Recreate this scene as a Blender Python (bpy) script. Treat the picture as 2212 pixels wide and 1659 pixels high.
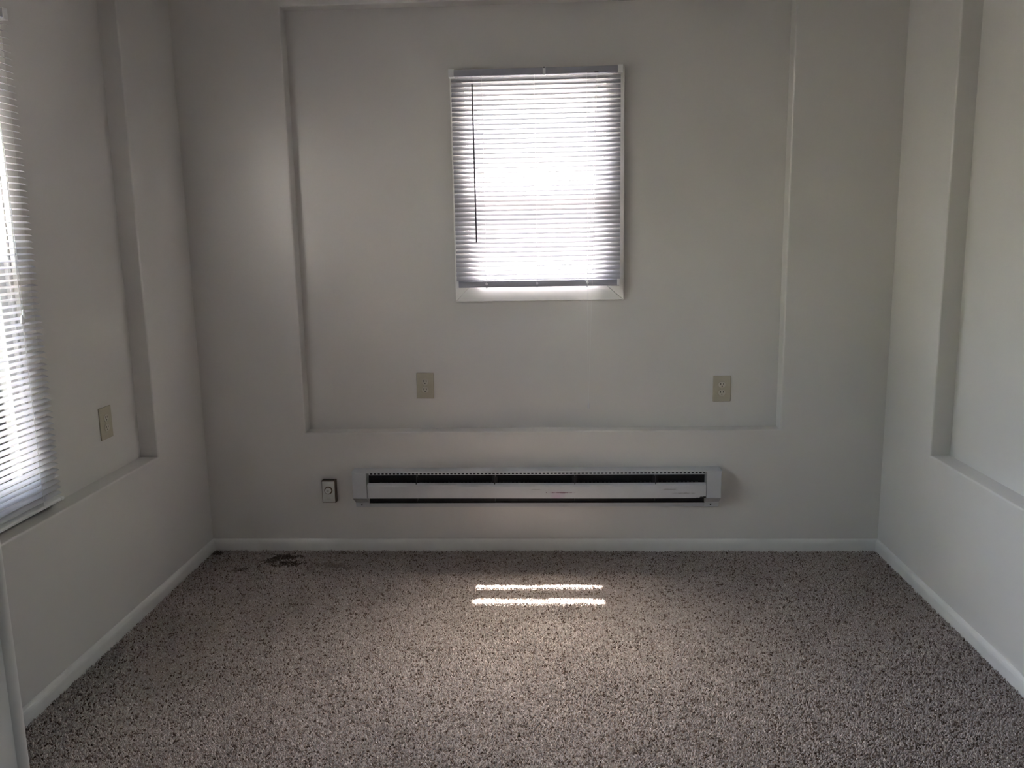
import bpy, bmesh, math, random
import numpy as np
from mathutils import Vector, Matrix

for o in list(bpy.data.objects):
    bpy.data.objects.remove(o, do_unlink=True)
scene = bpy.context.scene
col = scene.collection
rnd = random.Random(7)

# ------------------------------------------------------------------ camera
F_PX, PITCH, YAW, ROLL, CAM_H = 1816.15, -0.17422, -0.05252, -0.01844, 1.3493
fwd = Vector((math.sin(YAW) * math.cos(PITCH), math.cos(YAW) * math.cos(PITCH), math.sin(PITCH)))
right0 = Vector((math.cos(YAW), -math.sin(YAW), 0.0))
up0 = right0.cross(fwd)
cr, sr = math.cos(ROLL), math.sin(ROLL)
right = cr * right0 + sr * up0
up = -sr * right0 + cr * up0
cam_data = bpy.data.cameras.new('camera')
cam_data.sensor_fit = 'HORIZONTAL'
cam_data.sensor_width = 36.0
cam_data.lens = F_PX / 2212.0 * 36.0
cam_data.clip_start = 0.02
cam = bpy.data.objects.new('camera', cam_data)
m = Matrix((right, up, -fwd)).transposed().to_4x4()
m.translation = Vector((0, 0, CAM_H))
cam.matrix_world = m
col.objects.link(cam)
scene.camera = cam

# ------------------------------------------------------------------ light
SUN_T = 2.60                       # tangent of the sun's elevation
SUN_EL = math.atan(SUN_T)
world = bpy.data.worlds.new('sky')
scene.world = world
world.use_nodes = True
wn = world.node_tree
for n in list(wn.nodes):
    wn.nodes.remove(n)
sky = wn.nodes.new('ShaderNodeTexSky')
sky.sky_type = 'NISHITA'
sky.sun_disc = False
sky.sun_elevation = SUN_EL
sky.sun_rotation = 0.0
sky.air_density = 1.2
sky.dust_density = 10.0
sky.ozone_density = 3.0
bg = wn.nodes.new('ShaderNodeBackground')
bg.inputs['Strength'].default_value = 1.0
wo = wn.nodes.new('ShaderNodeOutputWorld')
wn.links.new(sky.outputs[0], bg.inputs[0])
wn.links.new(bg.outputs[0], wo.inputs[0])

sun_data = bpy.data.lights.new('sun', 'SUN')
sun_data.energy = 20.0
sun_data.color = (1.0, 0.94, 0.91)
sun_data.angle = math.radians(0.53)
sun = bpy.data.objects.new('sun', sun_data)
sun.rotation_euler = Vector((0.0, -1.0, -SUN_T)).to_track_quat('-Z', 'Y').to_euler()
sun.location = (0, 6, 8)
col.objects.link(sun)


def portal(loc, direction, sx, sy):
    d = bpy.data.lights.new('window_portal', 'AREA')
    d.shape = 'RECTANGLE'
    d.size, d.size_y = sx, sy
    d.cycles.is_portal = True
    o = bpy.data.objects.new('window_portal', d)
    o.location = loc
    o.rotation_euler = Vector(direction).to_track_quat('-Z', 'Z').to_euler()
    col.objects.link(o)


portal((-0.0725, 3.70, 1.548), (0, -1, 0), 0.60, 0.84)
portal((-1.74, 1.99, 1.285), (1, 0, 0), 0.90, 1.42)
portal((3.15, -0.9, 1.45), (-1, 0, 0), 0.66, 0.76)  # sky portal of the added fill-light window

scene.view_settings.view_transform = 'Standard'
scene.view_settings.look = 'None'
scene.view_settings.gamma = 1.0
scene.view_settings.use_curve_mapping = False
scene.view_settings.exposure = 3.0
cy = scene.cycles
cy.use_denoising = True
cy.max_bounces = 7
cy.diffuse_bounces = 4
cy.glossy_bounces = 4
cy.transmission_bounces = 8
cy.transparent_max_bounces = 24
cy.sample_clamp_indirect = 30.0
cy.caustics_reflective = False
cy.blur_glossy = 0.1
cy.use_adaptive_sampling = False
cy.use_light_tree = False
cy.caustics_refractive = False

# ------------------------------------------------------------------ materials


def nodes(name):
    mt = bpy.data.materials.new(name)
    mt.use_nodes = True
    nt = mt.node_tree
    b = nt.nodes['Principled BSDF']
    return mt, nt, b


def noise(nt, scale, detail=3.0, rough=0.5, coord='Object', mapping=None):
    tc = nt.nodes.new('ShaderNodeTexCoord')
    nz = nt.nodes.new('ShaderNodeTexNoise')
    nz.inputs['Scale'].default_value = scale
    nz.inputs['Detail'].default_value = detail
    nz.inputs['Roughness'].default_value = rough
    if mapping:
        mp = nt.nodes.new('ShaderNodeMapping')
        mp.inputs['Scale'].default_value = mapping
        nt.links.new(tc.outputs[coord], mp.inputs[0])
        nt.links.new(mp.outputs[0], nz.inputs['Vector'])
    else:
        nt.links.new(tc.outputs[coord], nz.inputs['Vector'])
    return nz


def ramp(nt, src, stops):
    r = nt.nodes.new('ShaderNodeValToRGB')
    while len(r.color_ramp.elements) < len(stops):
        r.color_ramp.elements.new(0.5)
    for e, (p, c) in zip(r.color_ramp.elements, stops):
        e.position = p
        e.color = (*c, 1.0) if len(c) == 3 else c
    nt.links.new(src, r.inputs[0])
    return r


def paint(name, c, rough=0.4, spec=0.5, var=0.03, scale=6.0, bump=0.0, bscale=120.0, bump2=0.0, b2scale=3.0):
    mt, nt, b = nodes(name)
    nz = noise(nt, scale)
    lo = tuple(max(0, x * (1 - var)) for x in c)
    hi = tuple(min(1, x * (1 + var)) for x in c)
    r = ramp(nt, nz.outputs[0], [(0.3, lo), (0.7, hi)])
    nt.links.new(r.outputs[0], b.inputs['Base Color'])
    b.inputs['Roughness'].default_value = rough
    b.inputs['Specular IOR Level'].default_value = spec
    last = None
    for st, sc_, dist in ((bump, bscale, 0.001), (bump2, b2scale, 0.02)):
        if st > 0:
            n2 = noise(nt, sc_)
            bp = nt.nodes.new('ShaderNodeBump')
            bp.inputs['Strength'].default_value = st
            bp.inputs['Distance'].default_value = dist
            nt.links.new(n2.outputs[0], bp.inputs['Height'])
            if last:
                nt.links.new(last.outputs[0], bp.inputs['Normal'])
            last = bp
    if last:
        nt.links.new(last.outputs[0], b.inputs['Normal'])
    return mt


M = {}
M['wall'] = paint('cream_wall_paint', (0.665, 0.64, 0.615), rough=0.32, spec=0.5, var=0.02, scale=2.5,
                  bump=0.12, bscale=160, bump2=0.10, b2scale=2.2)
M['ceiling'] = paint('ceiling_paint', (0.88, 0.87, 0.84), rough=0.7, var=0.02, bump=0.2, bscale=90)
M['trim'] = paint('white_gloss_trim', (0.80, 0.785, 0.75), rough=0.34, var=0.02, scale=8, bump=0.08, bscale=40)
M['baseboard'] = paint('white_baseboard_paint', (0.70, 0.69, 0.67), rough=0.35, var=0.04, scale=9, bump=0.1, bscale=50)
M['vinyl'] = paint('white_vinyl', (0.82, 0.82, 0.81), rough=0.3, var=0.01)
M['plastic'] = paint('white_plastic', (0.80, 0.80, 0.80), rough=0.3, var=0.01)
M['ivory'] = paint('ivory_plate', (0.44, 0.40, 0.31), rough=0.35, var=0.03, scale=30)
M['ivory_light'] = paint('ivory_receptacle', (0.54, 0.51, 0.44), rough=0.35, var=0.03, scale=30)
M['black'] = paint('black_slot', (0.008, 0.006, 0.005), rough=0.6, var=0.1)
M['heater'] = paint('heater_enamel', (0.50, 0.51, 0.53), rough=0.38, var=0.03, scale=12)
M['heater_dark'] = paint('heater_inside', (0.010, 0.010, 0.013), rough=0.6, var=0.3, scale=40)
M['fin'] = paint('heater_fin_metal', (0.016, 0.016, 0.020), rough=0.5, var=0.2, scale=60)
M['dial_ring'] = paint('thermostat_brown', (0.10, 0.062, 0.035), rough=0.5, var=0.1)
M['thermo'] = paint('thermostat_white', (0.60, 0.60, 0.58), rough=0.4, var=0.03, scale=40)
M['thermo_print'] = paint('thermostat_print', (0.40, 0.38, 0.35), rough=0.5, var=0.05)
M['cord'] = paint('blind_cord', (0.75, 0.75, 0.74), rough=0.6, var=0.03)
M['rail'] = paint('blind_rail_backlit', (0.36, 0.36, 0.41), rough=0.35, var=0.02)  # white plastic, its backlit shade put into the colour
M['wand'] = paint('wand_backlit_grey', (0.10, 0.10, 0.12), rough=0.2, var=0.05)  # clear acrylic painted dark for how it looks against the light
M['clip'] = paint('clip_grey', (0.16, 0.15, 0.16), rough=0.4, var=0.05)
M['exterior'] = paint('exterior_siding', (0.62, 0.60, 0.55), rough=0.8, var=0.05)
M['concrete'] = paint('concrete_path', (0.55, 0.53, 0.49), rough=0.9, var=0.1, bump=0.3)
M['leaf'] = paint('hedge_leaf', (0.23, 0.28, 0.17), rough=0.55, var=0.3, scale=5)
M['bark'] = paint('hedge_stem', (0.13, 0.09, 0.06), rough=0.9, var=0.2)


def lawn():
    mt, nt, b = nodes('dry_ground')
    n1 = noise(nt, 0.8, 5)
    r = ramp(nt, n1.outputs[0], [(0.3, (0.33, 0.325, 0.30)), (0.7, (0.44, 0.43, 0.40))])
    nt.links.new(r.outputs[0], b.inputs['Base Color'])
    b.inputs['Roughness'].default_value = 0.95
    n2 = noise(nt, 60, 4)
    bp = nt.nodes.new('ShaderNodeBump')
    bp.inputs['Strength'].default_value = 0.6
    nt.links.new(n2.outputs[0], bp.inputs['Height'])
    nt.links.new(bp.outputs[0], b.inputs['Normal'])
    return mt


M['lawn'] = lawn()


def slat_mat(name, lo, hi, trans):
    mt = bpy.data.materials.new(name)
    mt.use_nodes = True
    nt = mt.node_tree
    b = nt.nodes['Principled BSDF']
    out = nt.nodes['Material Output']
    nz = noise(nt, 30)
    r = ramp(nt, nz.outputs[0], [(0.3, lo), (0.7, hi)])
    nt.links.new(r.outputs[0], b.inputs['Base Color'])
    b.inputs['Roughness'].default_value = 0.2
    tr = nt.nodes.new('ShaderNodeBsdfTranslucent')
    tr.inputs[0].default_value = (0.82, 0.80, 0.84, 1)
    mx = nt.nodes.new('ShaderNodeMixShader')
    mx.inputs[0].default_value = trans
    nt.links.new(b.outputs[0], mx.inputs[1])
    nt.links.new(tr.outputs[0], mx.inputs[2])
    nt.links.new(mx.outputs[0], out.inputs[0])
    return mt


M['slat'] = slat_mat('blind_slat_dimmed', (0.39, 0.385, 0.42), (0.43, 0.425, 0.46), 0.05)  # white slats painted darker to hold down the window glare
M['slat_lit'] = slat_mat('blind_slat_lit', (0.64, 0.645, 0.69), (0.68, 0.685, 0.73), 0.12)  # same slats painted lighter, standing in for stronger light on the left blind


def glass_mat():
    mt = bpy.data.materials.new('window_glass')
    mt.use_nodes = True
    nt = mt.node_tree
    for n in list(nt.nodes):
        nt.nodes.remove(n)
    out = nt.nodes.new('ShaderNodeOutputMaterial')
    t = nt.nodes.new('ShaderNodeBsdfTransparent')
    t.inputs[0].default_value = (0.93, 0.95, 0.94, 1)
    g = nt.nodes.new('ShaderNodeBsdfGlossy')
    g.inputs['Roughness'].default_value = 0.02
    fr = nt.nodes.new('ShaderNodeFresnel')
    fr.inputs[0].default_value = 1.45
    mx = nt.nodes.new('ShaderNodeMixShader')
    nt.links.new(fr.outputs[0], mx.inputs[0])
    nt.links.new(t.outputs[0], mx.inputs[1])
    nt.links.new(g.outputs[0], mx.inputs[2])
    nt.links.new(mx.outputs[0], out.inputs[0])
    return mt


M['glass'] = glass_mat()


def clear_plastic():
    mt, nt, b = nodes('clear_acrylic')
    nz = noise(nt, 40)
    r = ramp(nt, nz.outputs[0], [(0.3, (0.72, 0.72, 0.74)), (0.7, (0.78, 0.78, 0.8))])
    nt.links.new(r.outputs[0], b.inputs['Base Color'])
    b.inputs['Roughness'].default_value = 0.15
    return mt


M['clear'] = clear_plastic()


def cover_mat():
    """heater front cover: pale enamel with scuffs, a pink smudge and a dark chip"""
    mt, nt, b = nodes('heater_cover_enamel')
    tc = nt.nodes.new('ShaderNodeTexCoord')
    sep = nt.nodes.new('ShaderNodeSeparateXYZ')
    nt.links.new(tc.outputs['Object'], sep.inputs[0])

    def math_(op, a, bv=None, c=None):
        n = nt.nodes.new('ShaderNodeMath')
        n.operation = op
        for i, v in enumerate((a, bv, c)):
            if v is None:
                continue
            if isinstance(v, (int, float)):
                n.inputs[i].default_value = v
            else:
                nt.links.new(v, n.inputs[i])
        return n.outputs[0]

    def blob(x, z, rx, rz, nscale, namp, soft):
        dx = math_('DIVIDE', math_('SUBTRACT', sep.outputs[0], x), rx)
        dz = math_('DIVIDE', math_('SUBTRACT', sep.outputs[2], z), rz)
        d = math_('SQRT', math_('ADD', math_('MULTIPLY', dx, dx), math_('MULTIPLY', dz, dz)))
        nz = noise(nt, nscale, 3)
        d = math_('ADD', d, math_('MULTIPLY', math_('SUBTRACT', nz.outputs[0], 0.5), namp))
        mr = nt.nodes.new('ShaderNodeMapRange')
        mr.inputs['From Min'].default_value = 1.0
        mr.inputs['From Max'].default_value = 1.0 - soft
        nt.links.new(d, mr.inputs['Value'])
        return mr.outputs[0]

    nz = noise(nt, 12)
    r = ramp(nt, nz.outputs[0], [(0.3, (0.52, 0.525, 0.545)), (0.7, (0.56, 0.565, 0.585))])
    cur = r.outputs[0]
    for (x, z, rx, rz, ns, na, soft, colr, amt) in (
            (0.005, 0.062, 0.038, 0.034, 40, 0.8, 0.9, (0.56, 0.34, 0.50), 0.55),
            (0.024, 0.078, 0.055, 0.0022, 90, 1.6, 0.5, (0.16, 0.05, 0.08), 0.85),
            (-0.043, 0.079, 0.003, 0.003, 90, 0.4, 0.5, (0.16, 0.10, 0.12), 0.8),
            (0.475, 0.092, 0.035, 0.0035, 70, 1.8, 0.6, (0.25, 0.24, 0.24), 0.6),
            (0.540, 0.075, 0.060, 0.0035, 70, 1.8, 0.6, (0.25, 0.24, 0.24), 0.6),
            (0.616, 0.052, 0.024, 0.009, 60, 1.4, 0.25, (0.02, 0.018, 0.018), 1.0),
            (-0.29, 0.049, 0.004, 0.002, 90, 0.8, 0.5, (0.2, 0.2, 0.2), 0.7),
            (-0.085, 0.093, 0.03, 0.0025, 90, 1.8, 0.6, (0.3, 0.3, 0.3), 0.5)):
        f = blob(x + 0.0, z, rx, rz, ns, na, soft)
        mx = nt.nodes.new('ShaderNodeMix')
        mx.data_type = 'RGBA'
        nt.links.new(math_('MULTIPLY', f, amt), mx.inputs[0])
        nt.links.new(cur, mx.inputs[6])
        mx.inputs[7].default_value = (*colr, 1)
        cur = mx.outputs[2]
    nt.links.new(cur, b.inputs['Base Color'])
    b.inputs['Roughness'].default_value = 0.35
    return mt


M['cover'] = cover_mat()


def carpet_mat():
    mt, nt, b = nodes('carpet_yarn')
    at = nt.nodes.new('ShaderNodeAttribute')
    at.attribute_name = 'yarn'
    nt.links.new(at.outputs['Color'], b.inputs['Base Color'])
    b.inputs['Roughness'].default_value = 0.9
    b.inputs['Specular IOR Level'].default_value = 0.15
    return mt


def carpet_base():
    mt, nt, b = nodes('carpet_backing')
    n1 = noise(nt, 220, 2)
    r = ramp(nt, n1.outputs[0], [(0.30, (0.07, 0.05, 0.04)), (0.42, (0.30, 0.24, 0.20)), (0.75, (0.36, 0.29, 0.25))])
    nt.links.new(r.outputs[0], b.inputs['Base Color'])
    b.inputs['Roughness'].default_value = 0.95
    return mt


M['yarn'] = carpet_mat()
M['carpet'] = carpet_base()

# ------------------------------------------------------------------ helpers
ORG = {}


def link(o, parent, origin):
    col.objects.link(o)
    ORG[o.name] = Vector(origin)
    if parent:
        o.parent = parent
    return o


def tag(o, label, cat, group=None, kind=None):
    o['label'] = label
    o['category'] = cat
    if group:
        o['group'] = group
    if kind:
        o['kind'] = kind
    return o


def thing(name, label, cat, loc, group=None, kind=None):
    o = bpy.data.objects.new(name, None)
    o.empty_display_size = 0.05
    o.location = loc
    link(o, None, loc)
    return tag(o, label, cat, group, kind)


def obj(name, bm, mat, parent=None, smooth=False):
    """bm is in world coordinates; the mesh is stored relative to its thing's origin"""
    org = ORG[parent.name] if parent else Vector((0, 0, 0))
    bmesh.ops.translate(bm, verts=bm.verts, vec=-org)
    bmesh.ops.recalc_face_normals(bm, faces=bm.faces)
    me = bpy.data.meshes.new(name)
    bm.to_mesh(me)
    bm.free()
    me.materials.append(M[mat])
    if smooth:
        for p in me.polygons:
            p.use_smooth = True
    o = bpy.data.objects.new(name, me)
    return link(o, parent, org)


def box(bm, x0, x1, y0, y1, z0, z1, bev=0.0, seg=2):
    vs = [bm.verts.new(p) for p in ((x0, y0, z0), (x1, y0, z0), (x1, y1, z0), (x0, y1, z0),
                                    (x0, y0, z1), (x1, y0, z1), (x1, y1, z1), (x0, y1, z1))]
    fs = [(0, 3, 2, 1), (4, 5, 6, 7), (0, 1, 5, 4), (1, 2, 6, 5), (2, 3, 7, 6), (3, 0, 4, 7)]
    faces = [bm.faces.new([vs[i] for i in f]) for f in fs]
    if bev > 0:
        es = list({e for f in faces for e in f.edges})
        bmesh.ops.bevel(bm, geom=es, offset=bev, segments=seg, affect='EDGES', profile=0.5)
    return bm


def B(*a, **k):
    return box(bmesh.new(), *a, **k)


def prism(bm, prof, axis, a0, a1, caps=True):
    """extrude a closed 2-D profile along an axis; profile is in the other two axes in order"""
    def P(u, v, a):
        return {'x': (a, u, v), 'y': (u, a, v), 'z': (u, v, a)}[axis]
    r0 = [bm.verts.new(P(u, v, a0)) for u, v in prof]
    r1 = [bm.verts.new(P(u, v, a1)) for u, v in prof]
    n = len(prof)
    for i in range(n):
        j = (i + 1) % n
        bm.faces.new((r0[i], r0[j], r1[j], r1[i]))
    if caps:
        bm.faces.new(r0[::-1])
        bm.faces.new(r1)
    return bm


def tube(bm, pts, r, n=6):
    pts = [Vector(p) for p in pts]
    rings = []
    for i, p in enumerate(pts):
        d = (pts[min(i + 1, len(pts) - 1)] - pts[max(i - 1, 0)]).normalized()
        a = d.orthogonal().normalized()
        if abs(d.z) > 0.9:
            a = (Vector((1, 0, 0)) - d * d.x).normalized()
        b2 = d.cross(a)
        rr = r[i] if isinstance(r, (list, tuple)) else r
        rings.append([bm.verts.new(p + rr * (math.cos(t) * a + math.sin(t) * b2))
                      for t in [2 * math.pi * k / n for k in range(n)]])
    for q0, q1 in zip(rings, rings[1:]):
        for k in range(n):
            bm.faces.new((q0[k], q0[(k + 1) % n], q1[(k + 1) % n], q1[k]))
    bm.faces.new(rings[0][::-1])
    bm.faces.new(rings[-1])
    return bm


def disc(bm, c, axis, r, depth, n=24, bev=0.0):
    """cylinder from c along -axis dir (toward the room) by depth"""
    c = Vector(c)
    ax = Vector(axis)
    pts = [c, c + ax * (depth - bev), c + ax * depth]
    if bev <= 0:
        return tube(bm, [c, c + ax * depth], r, n)
    return tube(bm, pts, [r, r, r - bev], n)


# ------------------------------------------------------------------ the room
XL, XR, YB = -1.530, 1.370, 3.500
YN0, YN1 = 0.90, 1.02            # front wall of the room, with the opening the camera looks through
CEIL = 2.44
RD = 0.07                        # depth of the recessed panels
WT = 0.165                       # wall thickness


def loft_wall(name, label, loops, mapper):
    """loops: list of (u0,u1,v0,v1,depth); neighbouring loops are bridged by quads"""
    bm = bmesh.new()
    rings = []
    for (u0, u1, v0, v1, d) in loops:
        rings.append([bm.verts.new(mapper(u, v, d)) for u, v in ((u0, v0), (u1, v0), (u1, v1), (u0, v1))])
    n = len(rings)
    for i in range(n - 1):
        a, b2 = rings[i], rings[i + 1]
        for k in range(4):
            bm.faces.new((a[k], a[(k + 1) % 4], b2[(k + 1) % 4], b2[k]))
    return bm, rings


def recess_loops(outer, rec, hole):
    L = [(*outer, 0.0)]
    e = 0.006
    for t in (0, 1, 2, 3, 4):
        a = math.pi / 2 * t / 4
        g = e * (1 - math.sin(a))
        L.append((rec[0] - g, rec[1] + g, rec[2] - g, rec[3] + g, e * (1 - math.cos(a))))
    L.append((*rec, RD))
    if hole:
        L.append((*hole, RD))
        L.append((*hole, WT))
        L.append((*outer, WT))
    return L


def make_wall(name, label, loops, mapper, solid_back=False):
    bm, rings = loft_wall(name, label, loops, mapper)
    if solid_back:
        bm.faces.new(rings[-1])
        back = [bm.verts.new(mapper(u, v, WT)) for u, v in
                ((loops[0][0], loops[0][2]), (loops[0][1], loops[0][2]), (loops[0][1], loops[0][3]), (loops[0][0], loops[0][3]))]
        a = rings[0]
        for k in range(4):
            bm.faces.new((a[k], a[(k + 1) % 4], back[(k + 1) % 4], back[k]))
        bm.faces.new(back)
    else:
        a, b2 = rings[-1], rings[0]
        for k in range(4):
            bm.faces.new((a[k], a[(k + 1) % 4], b2[(k + 1) % 4], b2[k]))
    o = obj(name, bm, 'wall')
    return tag(o, label, 'wall', kind='structure')


# window holes
BH = (-0.357, 0.213, 1.142, 1.955)            # back window: x0,x1,z0,z1
LH = (1.575, 2.425, 0.600, 1.965)             # left window: y0,y1,z0,z1
REC_T = 2.262
make_wall('wall_back', 'cream painted end wall with a recessed panel around the small window',
          recess_loops((XL, XR, -0.012, CEIL), (-1.083, 0.942, 0.527, REC_T), BH),
          lambda u, v, d: (u, YB + d, v))
make_wall('wall_left', 'cream painted wall at the left with a recessed panel and a tall blind',
          recess_loops((YN1, YB, -0.012, CEIL), (1.40, 3.070, 0.536, REC_T), LH),
          lambda u, v, d: (XL - d, u, v))
make_wall('wall_right', 'cream painted windowless wall at the right with a recessed panel',
          recess_loops((YN1, YB, -0.012, CEIL), (1.40, 3.062, 0.529, REC_T), None),
          lambda u, v, d: (XR + d, u, v), solid_back=True)

# floor and ceiling slabs cover both rooms
NX0, NX1, NY0 = -2.6, 3.0, -3.2
bm = bmesh.new()
box(bm, NX0 - 0.2, NX1 + 0.2, NY0 - 0.2, YB + WT, -0.20, -0.012)
tag(obj('floor', bm, 'carpet'), 'beige speckled carpet floor of the empty room', 'floor', kind='structure')
bm = bmesh.new()
box(bm, NX0 - 0.2, NX1 + 0.2, NY0 - 0.2, YB + WT, CEIL, CEIL + 0.15)
tag(obj('ceiling', bm, 'ceiling'), 'off-white painted ceiling above the picture', 'ceiling', kind='structure')

# front wall with wide opening (the camera stands in the next room)
OX0, OX1, OZ = -0.745, 0.80, 2.06
bm = bmesh.new()
box(bm, NX0, OX0, YN0, YN1, -0.012, CEIL)
box(bm, OX1, NX1, YN0, YN1, -0.012, CEIL)
box(bm, OX0, OX1, YN0, YN1, OZ, CEIL)
tag(obj('wall_front', bm, 'wall'), 'cream wall with the open doorway the view looks through', 'wall', kind='structure')
# next room shell
bm = bmesh.new()
box(bm, NX0 - 0.1, NX0, NY0, YN0, -0.012, CEIL)
tag(obj('wall_next_left', bm, 'wall'), 'cream side wall of the adjoining room', 'wall', kind='structure')
bm = bmesh.new()
box(bm, NX0, NX1, NY0 - 0.1, NY0, -0.012, CEIL)
tag(obj('wall_next_rear', bm, 'wall'), 'cream rear wall of the adjoining room behind the viewer', 'wall', kind='structure')
bm = bmesh.new()
wy0, wy1, wz0, wz1 = -1.20, -0.60, 1.10, 1.80  # opening of the invented window that lets in fill light
box(bm, NX1, NX1 + 0.1, NY0, wy0, -0.012, CEIL)
box(bm, NX1, NX1 + 0.1, wy1, YN0, -0.012, CEIL)
box(bm, NX1, NX1 + 0.1, wy0, wy1, -0.012, wz0)
box(bm, NX1, NX1 + 0.1, wy0, wy1, wz1, CEIL)
tag(obj('wall_next_right', bm, 'wall'), 'cream adjoining-room wall with an added fill-light window', 'wall', kind='structure')
w3 = thing('fill_window', 'small white window added for fill light in the adjoining room, beside the viewer', 'window', (NX1, -0.9, wz0), kind='structure')  # unseen window added to brighten the room from behind
for a0, a1 in ((wy0, wy0 + 0.035), (wy1 - 0.035, wy1)):
    obj('stile', B(NX1 + 0.02, NX1 + 0.07, a0, a1, wz0, wz1, bev=0.003), 'vinyl', w3)
for z0, z1 in ((wz0, wz0 + 0.035), (1.435, 1.465), (wz1 - 0.035, wz1)):
    obj('sash_rail', B(NX1 + 0.021, NX1 + 0.069, wy0 + 0.035, wy1 - 0.035, z0, z1, bev=0.003), 'vinyl', w3)
for z0, z1 in ((wz0 + 0.035, 1.435), (1.465, wz1 - 0.035)):
    g = bmesh.new()
    g.faces.new([g.verts.new(p) for p in ((NX1 + 0.045, wy0 + 0.035, z0), (NX1 + 0.045, wy1 - 0.035, z0),
                                          (NX1 + 0.045, wy1 - 0.035, z1), (NX1 + 0.045, wy0 + 0.035, z1))])
    obj('pane', g, 'glass', w3)

# door jamb (lining of the opening) with its rounded stop bead
dj = thing('door_1', 'white painted doorway lining at the left edge of the view', 'door frame', (OX0, YN0, 0), kind='structure')
obj('jamb', B(OX0, OX0 + 0.010, YN0 - 0.012, YN1 - 0.004, 0.0, OZ, bev=0.002), 'trim', dj)
bm = bmesh.new()
prof = [(OX0 + 0.0099, YN1 - 0.02)] + [(OX0 + 0.010 + 0.009 * math.sin(a), YN1 - 0.011 - 0.009 * math.cos(a))
                                      for a in [math.pi * k / 8 for k in range(9)]] + [(OX0 + 0.0099, YN1 - 0.002)]
prism(bm, prof, 'z', 0.0, OZ)
obj('corner_bead', bm, 'trim', dj, smooth=True)
obj('jamb', B(OX1 - 0.018, OX1, YN0 - 0.012, YN1 + 0.012, 0.0, OZ, bev=0.002), 'trim', dj)
obj('head_jamb', B(OX0 + 0.018, OX1 - 0.018, YN0 - 0.012, YN1 + 0.012, OZ - 0.018, OZ, bev=0.002), 'trim', dj)


# baseboards: small rounded profile
def base_profile(h=0.046, t=0.013):
    p = [(0, -0.012), (t, -0.012), (t, h * 0.55)]
    for k in range(1, 6):
        a = math.pi / 2 * k / 5
        p.append((t * math.cos(a) * 0.999, h * 0.55 + h * 0.45 * math.sin(a)))
    return p


bp_ = base_profile()
bm = prism(bmesh.new(), [(YB - u, v) for u, v in bp_], 'x', XL, XR)
tag(obj('baseboard_back', bm, 'baseboard'), 'low white baseboard along the end wall under the heater', 'baseboard', kind='structure')
bm = prism(bmesh.new(), [(XL + u, v) for u, v in bp_], 'y', YN1, YB - 0.012)
tag(obj('baseboard_left', bm, 'baseboard'), 'low white baseboard along the wall with the tall blind', 'baseboard', kind='structure')
bm = prism(bmesh.new(), [(XR - u, v) for u, v in bp_], 'y', YN1, YB - 0.012)
tag(obj('baseboard_right', bm, 'baseboard'), 'low white baseboard along the windowless right wall', 'baseboard', kind='structure')


# ------------------------------------------------------------------ windows
def quad_prism(bm, pts, d0, d1, mapper):
    """four-cornered board: pts in (u,v), extruded between depths"""
    r0 = [bm.verts.new(mapper(u, v, d0)) for u, v in pts]
    r1 = [bm.verts.new(mapper(u, v, d1)) for u, v in pts]
    for k in range(4):
        bm.faces.new((r0[k], r0[(k + 1) % 4], r1[(k + 1) % 4], r1[k]))
    bm.faces.new(r0[::-1])
    bm.faces.new(r1)
    bmesh.ops.bevel(bm, geom=list(bm.edges), offset=0.0025, segments=2, affect='EDGES', profile=0.5)
    return bm


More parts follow.
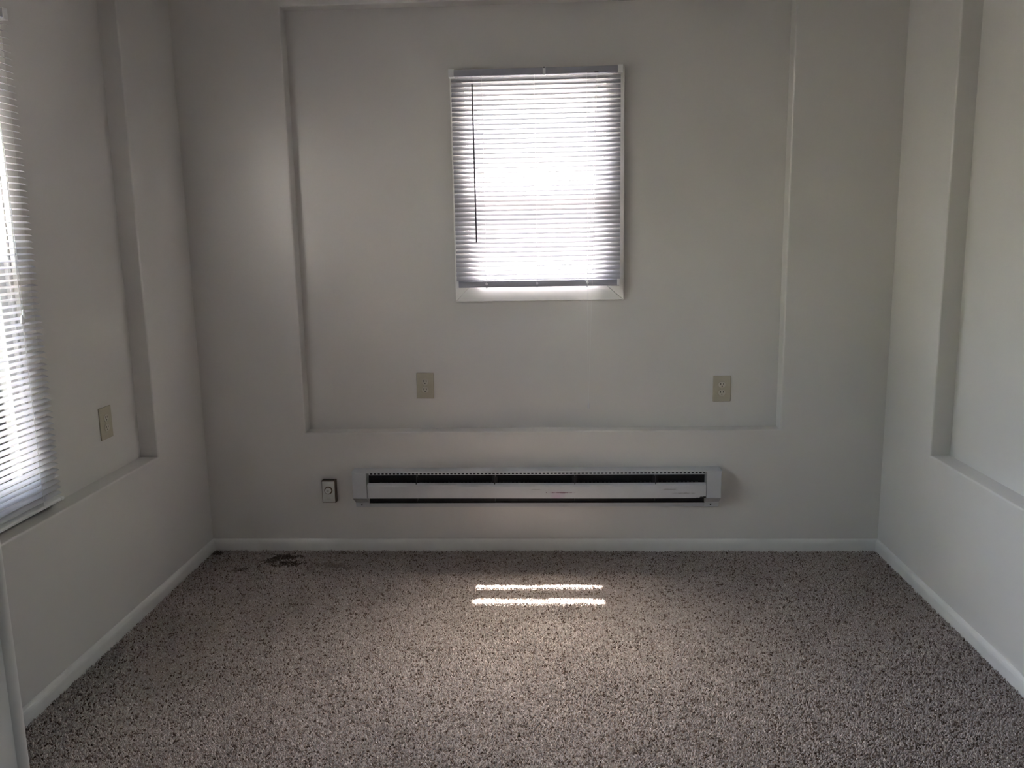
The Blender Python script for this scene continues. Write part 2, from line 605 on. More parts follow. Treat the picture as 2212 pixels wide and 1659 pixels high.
def make_window(name, label, hole, cas, mapper, base, meet, sill=False):
    """hole u0,u1,v0,v1; depth 0 is the wall face of the recess, positive outwards"""
    w = thing(name, label, 'window', base, kind='structure')
    u0, u1, v0, v1 = hole
    c0, c1, e0, e1 = cas
    t = -0.018
    boards = {'casing': [
        [(c0, e0), (c1, e0), (u1, v0), (u0, v0)],
        [(c0, e1), (u0, v1), (u1, v1), (c1, e1)],
        [(c0, e0), (u0, v0), (u0, v1), (c0, e1)],
        [(c1, e0), (c1, e1), (u1, v1), (u1, v0)]]}
    for pts in boards['casing']:
        obj('casing', quad_prism(bmesh.new(), pts, t, -0.0002, mapper), 'trim', w)
    # jamb liner inside the hole
    j = 0.010
    for pts in ([(u0, v0), (u1, v0), (u1 - j, v0 + j), (u0 + j, v0 + j)],
                [(u0, v1), (u0 + j, v1 - j), (u1 - j, v1 - j), (u1, v1)],
                [(u0, v0), (u0 + j, v0 + j), (u0 + j, v1 - j), (u0, v1)],
                [(u1, v0), (u1, v1), (u1 - j, v1 - j), (u1 - j, v0 + j)]):
        obj('jamb_liner', quad_prism(bmesh.new(), pts, 0.0, WT - RD, mapper), 'vinyl', w)

    def sash(nm, a0, a1, b0, b1, d0, d1, wst, wbot, wtop):
        bm = bmesh.new()
        outer = [(a0, b0), (a1, b0), (a1, b1), (a0, b1)]
        inner = [(a0 + wst, b0 + wbot), (a1 - wst, b0 + wbot), (a1 - wst, b1 - wtop), (a0 + wst, b1 - wtop)]
        V = {}
        for tagd, d in (('a', d0), ('b', d1)):
            V['o' + tagd] = [bm.verts.new(mapper(u, v, d)) for u, v in outer]
            V['i' + tagd] = [bm.verts.new(mapper(u, v, d)) for u, v in inner]
        for k in range(4):
            n = (k + 1) % 4
            bm.faces.new((V['oa'][k], V['oa'][n], V['ia'][n], V['ia'][k]))
            bm.faces.new((V['ob'][k], V['ib'][k], V['ib'][n], V['ob'][n]))
            bm.faces.new((V['oa'][k], V['ob'][k], V['ob'][n], V['oa'][n]))
            bm.faces.new((V['ia'][k], V['ia'][n], V['ib'][n], V['ib'][k]))
        s = obj(nm, bm, 'vinyl', w)
        g = bmesh.new()
        dm = (d0 + d1) / 2
        g.faces.new([g.verts.new(mapper(u, v, dm)) for u, v in inner])
        obj('pane', g, 'glass', s)
        return s

    ui0, ui1, vi0, vi1 = u0 + j, u1 - j, v0 + j, v1 - j
    sash('lower_sash', ui0, ui1, vi0, meet + 0.020, 0.015, 0.045, 0.031, 0.040, 0.040)
    sash('upper_sash', ui0, ui1, meet - 0.020, vi1, 0.050, 0.080, 0.031, 0.040, 0.026)
    um = (u0 + u1) / 2
    lk = bmesh.new()
    quad_prism(lk, [(um - 0.03, meet + 0.004), (um + 0.03, meet + 0.004), (um + 0.03, meet + 0.016), (um - 0.03, meet + 0.016)],
               0.008, 0.0149, mapper)
    obj('sash_lock', lk, 'vinyl', w)
    return w


make_window('window_1', 'small white double-hung window behind the closed blind in the end wall', BH,
            (-0.418, 0.289, 1.078, 2.012), lambda u, v, d: (u, YB + RD + d, v), (-0.064, YB + RD, 1.078), 1.533)
make_window('window_2', 'tall white window behind the open blind on the left wall', LH,
            (1.515, 2.483, 0.542, 2.022), lambda u, v, d: (XL - RD - d, u, v), (XL - RD, 2.0, 0.542), 1.290)


# ------------------------------------------------------------------ blinds
def slat_mesh(name, length, w, crown=0.0022, seg=4, mat='slat'):
    """slat along local x, across local y, crown up; centred on its origin"""
    verts, faces = [], []
    nx = 1
    for i in range(nx + 1):
        x = -length / 2 + length * i / nx
        for k in range(seg + 1):
            s = -1 + 2 * k / seg
            verts.append((x, s * w / 2, crown * (1 - s * s) - crown / 2))
    for i in range(nx):
        for k in range(seg):
            a = i * (seg + 1) + k
            faces.append((a, a + 1, a + seg + 2, a + seg + 1))
    me = bpy.data.meshes.new(name)
    me.from_pydata(verts, [], faces)
    me.materials.append(M[mat])
    for p in me.polygons:
        p.use_smooth = True
    return me


def place(o, parent, loc, rot):
    o.parent = parent
    o.location = Vector(loc) - ORG[parent.name]
    o.rotation_euler = rot
    col.objects.link(o)
    ORG[o.name] = Vector(loc)
    return o


# --- back blind: local frame x along the wall, room side is -y
SW, SP = 0.0235, 0.0189
bx0, bx1 = -0.409, 0.271
BY = 3.5305
bb = thing('window_blind', 'white mini blind with tilted slats and a thin wand over the small window', 'blind',
           (-0.068, BY, 1.138))
obj('headrail', B(bx0 + 0.006, bx1 - 0.004, 3.5215, 3.5500, 1.9840, 2.0090, bev=0.002), 'rail', bb)
for x0, x1 in ((-0.4185, -0.3960), (0.2590, 0.2795)):
    bk = bmesh.new()
    box(bk, x0, x1, 3.5195, 3.5515, 1.9815, 2.0125, bev=0.0015)
    obj('bracket', bk, 'plastic', bb)
obj('support_clip', B(-0.040, -0.028, 3.5185, 3.5515, 1.9800, 2.0125, bev=0.001), 'plastic', bb)
obj('valance_clip', B(-0.038, -0.030, 3.5150, 3.5185, 2.0060, 2.0110, bev=0.0005), 'clip', bb)
obj('cord_lock', B(0.166, 0.182, 3.5165, 3.5215, 1.9830, 1.9885, bev=0.0005), 'clip', bb)
sm = slat_mesh('slat', bx1 - bx0, SW)
z = 1.971
TILT = 0.73
zs = []
while z > 1.172:
    zs.append(z)
    z -= SP
zlow = zs[-1]
for i, z in enumerate(zs):
    t = math.radians(49 + rnd.uniform(-1.0, 1.0))
    if 1.402 < z < 1.506:
        t = math.radians(67)
    if z < 1.185:
        t = math.radians(57)
    o = bpy.data.objects.new('slat', sm)
    place(o, bb, ((bx0 + bx1) / 2, BY, z), (t, rnd.uniform(-0.0008, 0.0008), 0))
# bottom rail, rotated with the ladders
rl = bmesh.new()
pr = []
for k in range(16):
    a = 2 * math.pi * k / 16
    cc, ss = math.cos(a), math.sin(a)
    pr.append((0.0140 * math.copysign(abs(cc) ** 0.6, cc), 0.0060 * math.copysign(abs(ss) ** 0.6, ss)))
ta = math.radians(86)
RZ = 1.1525
prr = [(BY + u * math.cos(ta) - v * math.sin(ta), RZ + u * math.sin(ta) + v * math.cos(ta)) for u, v in pr]
prism(rl, prr, 'x', bx0 + 0.001, bx1 - 0.005)
rail = obj('bottom_rail', rl, 'rail', bb, smooth=False)
for x0, x1 in ((bx0 - 0.001, bx0 + 0.008), (bx1 - 0.012, bx1 - 0.003)):
    e = bmesh.new()
    pe = [(BY + (u * math.cos(ta) - v * math.sin(ta)) * 1.10, RZ + (u * math.sin(ta) + v * math.cos(ta)) * 1.10) for u, v in pr]
    prism(e, pe, 'x', x0, x1)
    obj('end_cap', e, 'plastic', rail)
for x in (-0.284, -0.073, 0.136):
    e = bmesh.new()
    nrm = Vector((0, -math.sin(ta), -math.cos(ta) * -1.0))
    nrm = Vector((0, -math.sin(ta), math.cos(ta)))
    disc(e, Vector((x, BY, RZ)) + nrm * 0.0058, nrm, 0.0055, 0.0022, n=12, bev=0.001)
    obj('rail_button', e, 'clear', rail)
    e = bmesh.new()
    box(e, x - 0.004, x + 0.004, BY - 0.007, BY + 0.004, RZ - 0.0170, RZ - 0.0135, bev=0.001)
    obj('ladder_plug', e, 'rail', rail)
    # ladder strings in front of and behind the slats
    for dy, dz in ((-0.0096, 0.000), (0.0096, 0.008)):
        obj('ladder_cord', tube(bmesh.new(), [(x, BY + dy, 1.985), (x, BY + dy, RZ + dz)], 0.0006, 5), 'cord', bb)
# wand
wd = bmesh.new()
tube(wd, [(-0.3225, 3.5085, 1.950), (-0.3200, 3.5075, 1.325)], 0.0031, 8)
wnd = obj('wand', wd, 'wand', bb, smooth=True)
hk = bmesh.new()
tube(hk, [(-0.3220, 3.5200, 1.984), (-0.3222, 3.5120, 1.978), (-0.3225, 3.5088, 1.966), (-0.3225, 3.5085, 1.948)], 0.0011, 6)
obj('hook', hk, 'clip', wnd)
# lift cords hanging down to a tassel
for pts in ([(0.177, 3.5185, 1.984), (0.170, 3.512, 1.75), (0.166, 3.511, 1.50), (0.160, 3.511, 1.30), (0.153, 3.512, 1.08), (0.1395, 3.530, 0.645)],
            [(0.174, 3.5185, 1.984), (0.164, 3.5125, 1.75), (0.160, 3.512, 1.50), (0.139, 3.5115, 1.30), (0.135, 3.513, 1.08), (0.1388, 3.530, 0.645)]):
    obj('lift_cord', tube(bmesh.new(), pts, 0.0006, 5), 'cord', bb)
tz = bmesh.new()
tube(tz, [(0.1392, 3.530, 0.648), (0.1392, 3.530, 0.640), (0.1392, 3.530, 0.622), (0.1392, 3.530, 0.618)], [0.0018, 0.0032, 0.0046, 0.0038], 10)
obj('tassel', tz, 'clear', bb, smooth=True)

# --- left blind
LX = -1.5580
ly0, ly1 = 1.530, 2.462
lb = thing('window_blind', 'white mini blind with open slats covering the tall window on the left wall', 'blind',
           (LX, 2.0, 0.56))
obj('headrail', B(LX - 0.0215, LX + 0.0090, ly0, ly1 - 0.006, 1.9830, 2.0080, bev=0.002), 'rail', lb)
obj('bracket', B(LX - 0.0235, LX + 0.0110, ly1 - 0.018, ly1 + 0.004, 1.9800, 2.0120, bev=0.0015), 'plastic', lb)
obj('bracket', B(LX - 0.0235, LX + 0.0110, ly0 - 0.004, ly0 + 0.018, 1.9800, 2.0120, bev=0.0015), 'plastic', lb)
sm2 = slat_mesh('slat', ly1 - ly0, SW, mat='slat_lit')
z = 1.968
while z > 0.588:
    o = bpy.data.objects.new('slat', sm2)
    t = math.radians(15 + rnd.uniform(-2.0, 2.0))
    # slat runs along y; its room edge (+x) is turned down
    rot = Matrix.Rotation(t, 4, 'Y') @ Matrix.Rotation(math.radians(90), 4, 'Z')
    place(o, lb, (LX, (ly0 + ly1) / 2, z), rot.to_euler())
    z -= 0.0184
rl = bmesh.new()
ta2 = math.radians(12)
prr = [(LX + u * math.cos(ta2) + v * math.sin(ta2), 0.5680 - u * math.sin(ta2) + v * math.cos(ta2)) for u, v in pr]
prism(rl, prr, 'y', ly0, ly1 - 0.004)
rail2 = obj('bottom_rail', rl, 'plastic', lb)
e = bmesh.new()
pe = [(LX + (u * math.cos(ta2) + v * math.sin(ta2)) * 1.1, 0.5680 + (-u * math.sin(ta2) + v * math.cos(ta2)) * 1.1) for u, v in pr]
prism(e, pe, 'y', ly1 - 0.010, ly1 + 0.002)
obj('end_cap', e, 'plastic', rail2)
for y in (2.365, 1.995, 1.625):
    for dx in (-0.0118, 0.0118):
        obj('ladder_cord', tube(bmesh.new(), [(LX + dx, y, 1.985), (LX + dx, y, 0.568)], 0.0007, 5), 'cord', lb)
for k, (dy, zt) in enumerate(((0.0, 1.163), (-0.010, 1.148))):
    y0 = 2.361 + dy * 0.3
    obj('lift_cord', tube(bmesh.new(), [(LX + 0.012, y0, 1.984), (LX + 0.022, y0 + dy * 0.3, 1.6), (LX + 0.024, 2.357 + dy, zt)], 0.0009, 6), 'cord', lb)
    tz = bmesh.new()
    yy = 2.357 + dy
    tube(tz, [(LX + 0.024, yy, zt + 0.003), (LX + 0.024, yy, zt - 0.004), (LX + 0.0242, yy - 0.001, zt - 0.020), (LX + 0.0242, yy - 0.001, zt - 0.023)],
         [0.002, 0.0035, 0.0058, 0.005], 10)
    obj('tassel', tz, 'plastic', lb, smooth=True)


# ------------------------------------------------------------------ outlets
def make_outlet(label, cx, cz, w, h, mapper, base, bev=0.002, roll=0.0):
    """mapper(u, v, d): u along the wall, v up, d out of the wall"""
    t = thing('wall_outlet', label, 'outlet', base, group='duplex wall outlets')

    def mp(bm):
        for vtx in bm.verts:
            u, d, v = vtx.co
            ur, vr = u * math.cos(roll) - v * math.sin(roll), u * math.sin(roll) + v * math.cos(roll)
            vtx.co = mapper(cx + ur, cz + vr, d)
        return bm
    obj('cover_plate', mp(B(-w / 2, w / 2, 0.0, 0.0055, -h / 2, h / 2, bev=bev, seg=3)), 'ivory', t)
    sc = mp(disc(bmesh.new(), (0, 0.0050, 0), (0, 1, 0), 0.0030, 0.0016, n=12, bev=0.0006))
    obj('screw', sc, 'ivory_light', t)
    for s in (1, -1):
        zc = s * 0.0175
        bm = bmesh.new()
        pr_ = []
        R, cut = 0.0152, 0.0125
        for k in range(28):
            a = 2 * math.pi * k / 28
            pr_.append((R * math.cos(a), max(-cut, min(cut, R * math.sin(a)))))
        r0 = [bm.verts.new((u, 0.0045, zc + v)) for u, v in pr_]
        r1 = [bm.verts.new((u, 0.0071, zc + v)) for u, v in pr_]
        r2 = [bm.verts.new((u * 0.95, 0.0075, zc + v * 0.95)) for u, v in pr_]
        n = len(pr_)
        for qa, qb in ((r0, r1), (r1, r2)):
            for k in range(n):
                bm.faces.new((qa[k], qa[(k + 1) % n], qb[(k + 1) % n], qb[k]))
        bm.faces.new(r2)
        bm.faces.new(r0[::-1])
        rec = obj('receptacle', mp(bm), 'ivory_light', t)
        for u, hh in ((-0.0058, 0.0082), (0.0058, 0.0068)):
            obj('slot', mp(B(u - 0.0012, u + 0.0012, 0.0070, 0.0077, zc + 0.0035 - hh / 2, zc + 0.0035 + hh / 2)), 'black', rec)
        obj('ground_hole', mp(tube(bmesh.new(), [(0, 0.0070, zc - 0.0065), (0, 0.0077, zc - 0.0065)], 0.0023, 12)), 'black', rec)
    return t


back_map = lambda u, v, d: (u, YB + RD - d, v)
left_map = lambda u, v, d: (XL - RD + d, u, v)
make_outlet('ivory outlet in the end wall, between the window and the thermostat', -0.5645, 0.7165, 0.0745, 0.1125, back_map,
            (-0.5645, YB + RD, 0.66), bev=0.0014, roll=-0.012)
make_outlet('ivory outlet in the end wall to the right of the blind cord', 0.7080, 0.6925, 0.0755, 0.1120, back_map,
            (0.708, YB + RD, 0.636), bev=0.0030)
make_outlet('ivory outlet on the left wall beside the tall blind', 2.8430, 0.7220, 0.0780, 0.1150, left_map,
            (XL - RD, 2.843, 0.664), bev=0.002)

# ------------------------------------------------------------------ baseboard heater
HX0, HX1 = -0.8740, 0.6900
HY = 3.4370                         # front plane
ht = thing('baseboard_heater', 'long pale grey electric baseboard heater with dark air slots on the end wall', 'heater',
           (0.0, YB, 0.195))
CX0, CX1 = HX0 + 0.0600, HX1 - 0.0600
# back plate with bottom lip
bm = bmesh.new()
prism(bm, [(YB - 0.0003, 0.195), (YB - 0.0003, 0.362), (YB - 0.004, 0.362), (YB - 0.004, 0.213), (YB - 0.0145, 0.213), (YB - 0.0145, 0.196), (YB - 0.006, 0.195)],
      'x', CX0 - 0.002, CX1 + 0.002)
obj('back_plate', bm, 'heater', ht)
bm = bmesh.new()
box(bm, CX0, CX1, YB - 0.0155, YB - 0.0042, 0.2132, 0.2150)
box(bm, CX0, CX1, YB - 0.0060, YB - 0.0042, 0.2150, 0.360)
obj('dark_liner', bm, 'heater_dark', ht)
# top panel, its ends carried over the end caps
bm = bmesh.new()
prism(bm, [(YB - 0.0003, 0.3665), (YB - 0.0003, 0.3685), (HY + 0.0040, 0.3665), (HY, 0.3640), (HY, 0.3615), (HY + 0.0015, 0.3615), (HY + 0.0045, 0.3640)],
      'x', CX0, CX1)
obj('top_panel', bm, 'heater', ht)
# slotted lip under the top panel
bm = bmesh.new()
box(bm, CX0 + 0.012, CX1 - 0.004, HY + 0.0012, HY + 0.0022, 0.3520, 0.3548)
x = CX0 + 0.012
while x < CX1 - 0.010:
    box(bm, x, x + 0.0065, HY + 0.0012, HY + 0.0022, 0.3548, 0.3616)
    x += 0.0164
o = obj('slotted_lip', bm, 'heater', ht)
# front cover: slightly bowed sheet with a rolled top edge
bm = bmesh.new()
CB = 0.2495
prof = [(HY + 0.0010, CB), (HY + 0.0000, 0.2600), (HY - 0.0010, 0.2850), (HY - 0.0005, 0.3010), (HY + 0.0030, 0.3070),
        (HY + 0.0150, 0.3140), (HY + 0.0155, 0.3125), (HY + 0.0045, 0.3055), (HY + 0.0012, 0.2995), (HY + 0.0008, 0.2850),
        (HY + 0.0017, 0.2600), (HY + 0.0030, CB)]
n = 24
rings = []
for i in range(n + 1):
    x = CX0 + 0.0035 + (CX1 - CX0 - 0.0060) * i / n
    sag = -0.0020 * math.sin(math.pi * i / n) + 0.0012 * math.sin(5.1 * i / n)
    rings.append([bm.verts.new((x, u, v + sag)) for u, v in prof])
for a, b2 in zip(rings, rings[1:]):
    for k in range(len(prof)):
        bm.faces.new((a[k], a[(k + 1) % len(prof)], b2[(k + 1) % len(prof)], b2[k]))
bm.faces.new(rings[0][::-1])
bm.faces.new(rings[-1])
obj('front_cover', bm, 'cover', ht, smooth=False)
# end caps
for x0, x1 in ((HX0, CX0), (CX1, HX1)):
    bm = bmesh.new()
    prism(bm, [(YB - 0.0002, 0.1945), (YB - 0.0002, 0.3660), (HY + 0.0015, 0.3620), (HY - 0.0008, 0.3600), (HY - 0.0008, 0.2500), (HY + 0.001, 0.2470),
               (YB - 0.0165, 0.2180), (YB - 0.0165, 0.1960), (YB - 0.0150, 0.1945)], 'x', x0, x1)
    bmesh.ops.bevel(bm, geom=[e for e in bm.edges], offset=0.0008, segments=1, affect='EDGES')
    cap = obj('end_cap', bm, 'heater', ht)
    # folded lid over the cap
    bm = bmesh.new()
    s0, s1 = (x0 - 0.0015, x1 + 0.001) if x0 == HX0 else (x0 - 0.001, x1 + 0.0015)
    prism(bm, [(YB - 0.0003, 0.3664), (YB - 0.0003, 0.3688), (HY + 0.0040, 0.3672), (HY - 0.0018, 0.3648), (HY - 0.0018, 0.3612), (HY - 0.0005, 0.3612), (HY + 0.0040, 0.3648)],
          'x', s0, s1)
    obj('cap_lid', bm, 'heater', cap)
    sx = (x0 + x1) / 2 - 0.004
    e = tube(bmesh.new(), [(sx, YB - 0.0160, 0.2060), (sx, YB - 0.0178, 0.2060)], 0.0030, 12)
    obj('screw', e, 'black', cap)
# heating element: tube with fins and hanger brackets
el = obj('heating_element', tube(bmesh.new(), [(CX0 + 0.002, 3.470, 0.280), (CX1 - 0.002, 3.470, 0.280)], 0.008, 10), 'fin', ht)
fm = None
k = 0
x = CX0 + 0.05
fb = bmesh.new()
while x < CX1 - 0.03:
    box(fb, x, x + 0.0006, 3.4460, 3.4900, 0.2520, 0.3080)
    x += 0.0055
o = obj('fins', fb, 'fin', el)
o['kind'] = 'stuff'
for xp in (-0.600, -0.263, 0.078, 0.418):
    bm = bmesh.new()
    box(bm, xp - 0.0015, xp + 0.0015, 3.4440, 3.4940, 0.2300, 0.3580)
    box(bm, xp - 0.0110, xp + 0.0110, 3.4560, 3.4575, 0.3120, 0.3400)
    obj('hanger_bracket', bm, 'heater_dark', ht)

# ------------------------------------------------------------------ thermostat
tx0, tx1, tz0, tz1 = -1.0160, -0.9600, 0.2215, 0.3180
tr_ = 0.045
th = thing('thermostat', 'small white wall thermostat with a round dial, left of the heater', 'thermostat',
           ((tx0 + tx1) / 2, YB, tz0))
tc_ = Vector(((tx0 + tx1) / 2, 0, (tz0 + tz1) / 2))


def rollv(bm, ang):
    rot = Matrix.Rotation(ang, 4, 'Y')
    for v in bm.verts:
        p = Vector((v.co.x - tc_.x, 0, v.co.z - tc_.z))
        p = rot @ p
        v.co = (tc_.x + p.x, v.co.y, tc_.z + p.z)
    return bm


RA = 0.0
obj('base', rollv(B(tx0 - 0.0015, tx1 + 0.0020, YB - 0.0300, YB - 0.0003, tz0 - 0.0015, tz1 + 0.0020, bev=0.0015), RA), 'dial_ring', th)
cv = obj('cover', rollv(B(tx0 + 0.0012, tx1 - 0.0008, YB - 0.0340, YB - 0.0301, tz0 + 0.0012, tz1 - 0.0012, bev=0.0010), RA), 'thermo', th)
dc = (tc_.x + 0.0005, YB - 0.0338, tc_.z + 0.008)
dl = obj('dial', rollv(disc(bmesh.new(), dc, (0, -1, 0), 0.0178, 0.0030, n=32), RA), 'dial_ring', th)
kb = obj('knob', rollv(disc(bmesh.new(), (dc[0] - 0.0003, dc[1] - 0.003, dc[2]), (0, -1, 0), 0.0130, 0.0090, n=32, bev=0.0015), RA), 'thermo', dl)
obj('knob_centre', rollv(disc(bmesh.new(), (dc[0] - 0.0003, dc[1] - 0.0119, dc[2]), (0, -1, 0), 0.0058, 0.0006, n=20), RA), 'thermo_print', dl)
obj('printed_line', rollv(B(tc_.x - 0.0100, tc_.x + 0.0080, YB - 0.0343, YB - 0.0340, tz0 + 0.0165, tz0 + 0.0180), RA), 'thermo_print', cv)
obj('top_vent', rollv(B(tx0 + 0.004, tx1 - 0.004, YB - 0.022, YB - 0.008, tz1 + 0.0021, tz1 + 0.0031), RA), 'black', th)

# ------------------------------------------------------------------ carpet pile
def carpet():
    rng = np.random.default_rng(3)
    sp = 0.0052
    x0, x1, y0, y1 = XL + 0.014, XR - 0.014, 1.75, YB - 0.014
    nx, ny = int((x1 - x0) / sp), int((y1 - y0) / sp)
    gx, gy = np.meshgrid(np.arange(nx), np.arange(ny))
    px = x0 + (gx.ravel() + 0.5 * (gy.ravel() % 2) + 0.5) * sp + rng.normal(0, sp * 0.28, nx * ny)
    py = y0 + (gy.ravel() + 0.5) * sp + rng.normal(0, sp * 0.28, nx * ny)
    px = np.clip(px, x0, x1)
    py = np.clip(py, y0, y1)
    n = len(px)
    # smooth value noise for lean, height and wear
    def vnoise(sc, seed):
        g = np.random.default_rng(seed).random((160, 160))
        u, v = (px + 3) / sc, (py + 1) / sc
        i, j = np.floor(u).astype(int), np.floor(v).astype(int)
        fu, fv = u - i, v - j
        fu, fv = fu * fu * (3 - 2 * fu), fv * fv * (3 - 2 * fv)
        i0, j0, i1, j1 = i % 160, j % 160, (i + 1) % 160, (j + 1) % 160
        return (g[i0, j0] * (1 - fu) + g[i1, j0] * fu) * (1 - fv) + (g[i0, j1] * (1 - fu) + g[i1, j1] * fu) * fv
    big = vnoise(0.22, 11)
    mid = vnoise(0.035, 12)
    lean_a = rng.random(n) * 2 * np.pi + 0.0
    lean = 0.0030 * (0.4 + rng.random(n)) + 0.0015 * big
    hgt = 0.0105 + 0.003 * (rng.random(n) - 0.5) + 0.0030 * (mid - 0.5) + 0.003 * (big - 0.5)
    rad = sp * (0.50 + 0.16 * rng.random(n))
    ang = rng.random(n) * 2 * np.pi
    zb = -0.0125
    tx, ty = px + lean * np.cos(lean_a), py + lean * np.sin(lean_a)
    mx_, my_ = px + 0.35 * lean * np.cos(lean_a), py + 0.35 * lean * np.sin(lean_a)
    V = np.zeros((n, 9, 3), np.float32)
    for k in range(3):
        a = ang + 2 * np.pi * k / 3
        c, s = np.cos(a), np.sin(a)
        V[:, k] = np.stack([px + rad * 0.8 * c, py + rad * 0.8 * s, np.full(n, zb)], 1)
        V[:, 3 + k] = np.stack([mx_ + rad * c, my_ + rad * s, zb + hgt * 0.62], 1)
        V[:, 6 + k] = np.stack([tx + rad * 0.45 * c, ty + rad * 0.45 * s, zb + hgt], 1)
    tris = []
    for r in (0, 3):
        for k in range(3):
            k2 = (k + 1) % 3
            tris += [(r + k, r + k2, r + 3 + k2), (r + k, r + 3 + k2, r + 3 + k)]
    tris.append((6, 7, 8))
    tris = np.array(tris, np.int32)
    # side walls of the lower ring are hidden between neighbours: keep the upper ring and the tip only
    tris = tris[6:]
    F = (tris[None] + (np.arange(n, dtype=np.int32) * 9)[:, None, None]).reshape(-1, 3)
    # yarn colours
    base = np.array([0.390, 0.343, 0.322])
    colr = base[None] * (0.86 + 0.28 * rng.random(n))[:, None]
    pick = rng.random(n)
    clump = vnoise(0.0068, 15)
    dark = (clump + 0.30 * (pick - 0.5) > 0.83) | (rng.random(n) < 0.02)
    colr[dark] = np.array([0.105, 0.075, 0.060]) * (0.7 + 0.8 * rng.random(dark.sum()))[:, None]
    brown = (~dark) & (pick < 0.10)
    colr[brown] = np.array([0.225, 0.180, 0.158]) * (0.8 + 0.5 * rng.random(brown.sum()))[:, None]
    light = (~dark) & (pick > 0.90)
    colr[light] = np.array([0.53, 0.475, 0.445]) * (0.9 + 0.2 * rng.random(light.sum()))[:, None]
    # traffic wear, in soft patches
    wear = vnoise(0.31, 21) * 0.6 + vnoise(0.12, 22) * 0.4
    colr *= (0.90 + 0.20 * wear)[:, None]
    # spill stains near the end wall
    rag = vnoise(0.016, 31)
    rag2 = vnoise(0.007, 32)
    st = np.zeros(n)
    for (sx, sy, rx, ry, amt) in STAINS:
        d = np.sqrt(((px - sx) / rx) ** 2 + ((py - sy) / ry) ** 2) + 1.1 * (rag - 0.5) + 0.6 * (rag2 - 0.5)
        st = np.maximum(st, amt * np.clip((1.0 - d) / 0.35, 0, 1))
    colr = colr * (1 - st)[:, None] + np.array([0.050, 0.034, 0.024])[None] * st[:, None]
    me = bpy.data.meshes.new('carpet_pile')
    V = V[:, 3:].reshape(-1, 3)
    F = (np.array(tris) - 3)[None] + (np.arange(n, dtype=np.int32) * 6)[:, None, None]
    F = F.reshape(-1, 3).astype(np.int32)
    me.vertices.add(len(V))
    me.vertices.foreach_set('co', V.ravel())
    me.loops.add(F.size)
    me.loops.foreach_set('vertex_index', F.ravel())
    me.polygons.add(len(F))
    me.polygons.foreach_set('loop_start', np.arange(0, F.size, 3, dtype=np.int32))
    me.update(calc_edges=True)
    at = me.color_attributes.new('yarn', 'FLOAT_COLOR', 'POINT')
    c4 = np.ones((n, 6, 4), np.float32)
    c4[:, :, :3] = colr[:, None, :]
    at.data.foreach_set('color', c4.ravel())
    me.materials.append(M['yarn'])
    o = bpy.data.objects.new('carpet_pile', me)
    col.objects.link(o)
    tag(o, 'beige cut-pile carpet with dark flecks and a dark stain by the end wall', 'carpet', kind='stuff')


STAINS = [(-1.175, 3.405, 0.060, 0.045, 0.9), (-1.140, 3.335, 0.075, 0.032, 0.9), (-1.215, 3.350, 0.045, 0.035, 0.8),
          (-1.320, 3.275, 0.038, 0.026, 0.65), (-0.930, 3.310, 0.070, 0.035, 0.45), (-1.010, 3.320, 0.070, 0.028, 0.3),
          (-0.86, 3.285, 0.03, 0.02, 0.4), (-1.500, 3.455, 0.035, 0.035, 0.9)]
carpet()

# ------------------------------------------------------------------ outdoors
bm = bmesh.new()
box(bm, -40, 40, YB + WT + 0.01, 45, -0.60, -0.45)
box(bm, -40, NX0 - 0.21, -40, YB + WT + 0.01, -0.60, -0.45)
box(bm, NX1 + 0.21, 40, -40, YB + WT + 0.01, -0.60, -0.45)
tag(obj('ground', bm, 'lawn'), 'sunlit pale dry ground outside the windows', 'ground', kind='structure')


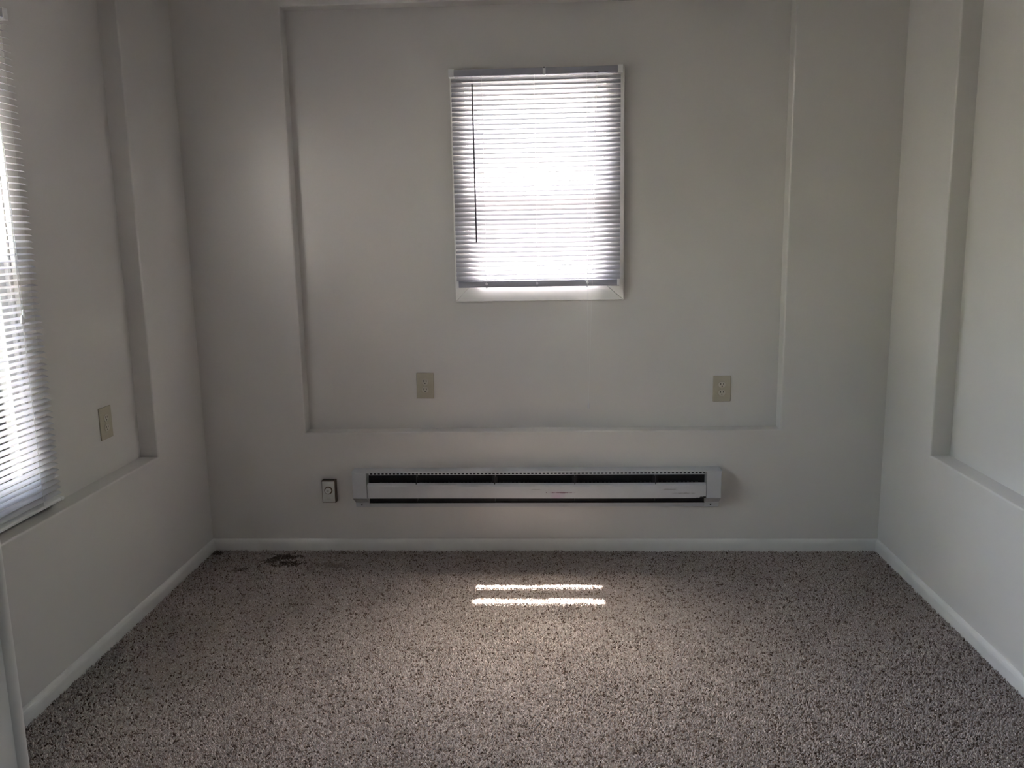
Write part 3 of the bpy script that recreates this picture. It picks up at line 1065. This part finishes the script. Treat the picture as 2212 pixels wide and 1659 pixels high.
def plant(name, cat, loc, h, r, seed, label, leaves, leaf, trunk, base=0.55, group=None):
    t = thing(name, label, cat, loc, group=group)
    rg = np.random.default_rng(seed)
    x, y, z = loc
    obj('stem', tube(bmesh.new(), [(x, y, z), (x + 0.04, y + 0.02, z + h * 0.5), (x, y + 0.05, z + h * 0.8)], [trunk, trunk * 0.7, trunk * 0.3], 7), 'bark', t)
    a = rg.uniform(0, 2 * np.pi, leaves)
    b2 = np.arccos(rg.uniform(-0.75, 1, leaves))
    q = rg.uniform(0.6, 1.0, leaves) * (0.85 + 0.22 * np.sin(3 * a + seed) * np.sin(2 * b2) + 0.1 * np.sin(7 * a) * np.cos(5 * b2))
    c = np.stack([r * q * np.sin(b2) * np.cos(a), r * q * np.sin(b2) * np.sin(a), h * base + h * (1 - base) * q * np.cos(b2)], 1)
    d = rg.normal(size=(leaves, 3)) * (1, 1, 0.6)
    d /= np.linalg.norm(d, axis=1)[:, None]
    e = np.cross(d, rg.normal(size=(leaves, 3)))
    e /= np.linalg.norm(e, axis=1)[:, None]
    sz = rg.uniform(0.6, 1.2, leaves)[:, None] * leaf
    V = np.stack([c - d * sz, c + e * sz * 0.5, c + d * sz, c - e * sz * 0.5], 1).reshape(-1, 3)
    me = bpy.data.meshes.new('foliage')
    me.from_pydata(V.tolist(), [], np.arange(leaves * 4).reshape(-1, 4).tolist())
    me.materials.append(M['leaf'])
    link(bpy.data.objects.new('foliage', me), t, ORG[t.name])


SG = 'bushes added to block sky outside the tall window'  # bushes placed and sized to hold back sky light at the left
plant('sky_block_shrub', 'sky_block_shrub', (-4.3, 1.0, -0.45), 3.2, 1.30, 1, 'tall leafy bush added to block sky light, straight outside the tall window', 2600, 0.10, 0.05, group=SG)
plant('sky_block_shrub', 'sky_block_shrub', (-5.0, 3.6, -0.45), 3.6, 1.45, 2, 'tall leafy bush added to block sky light, on the side of the end wall', 2600, 0.11, 0.05, group=SG)
plant('sky_block_shrub', 'sky_block_shrub', (-4.8, -1.8, -0.45), 3.4, 1.40, 3, 'tall leafy bush added to block sky light, behind the viewer', 2600, 0.11, 0.05, group=SG)
plant('sky_block_tree', 'sky_block_tree', (5.2, 7.4, -0.45), 9.0, 3.0, 4, 'broad leafy crown added to block sky light, to the right beyond the end wall', 6000, 0.22, 0.18)  # added out of view to cut sky light on the left wall
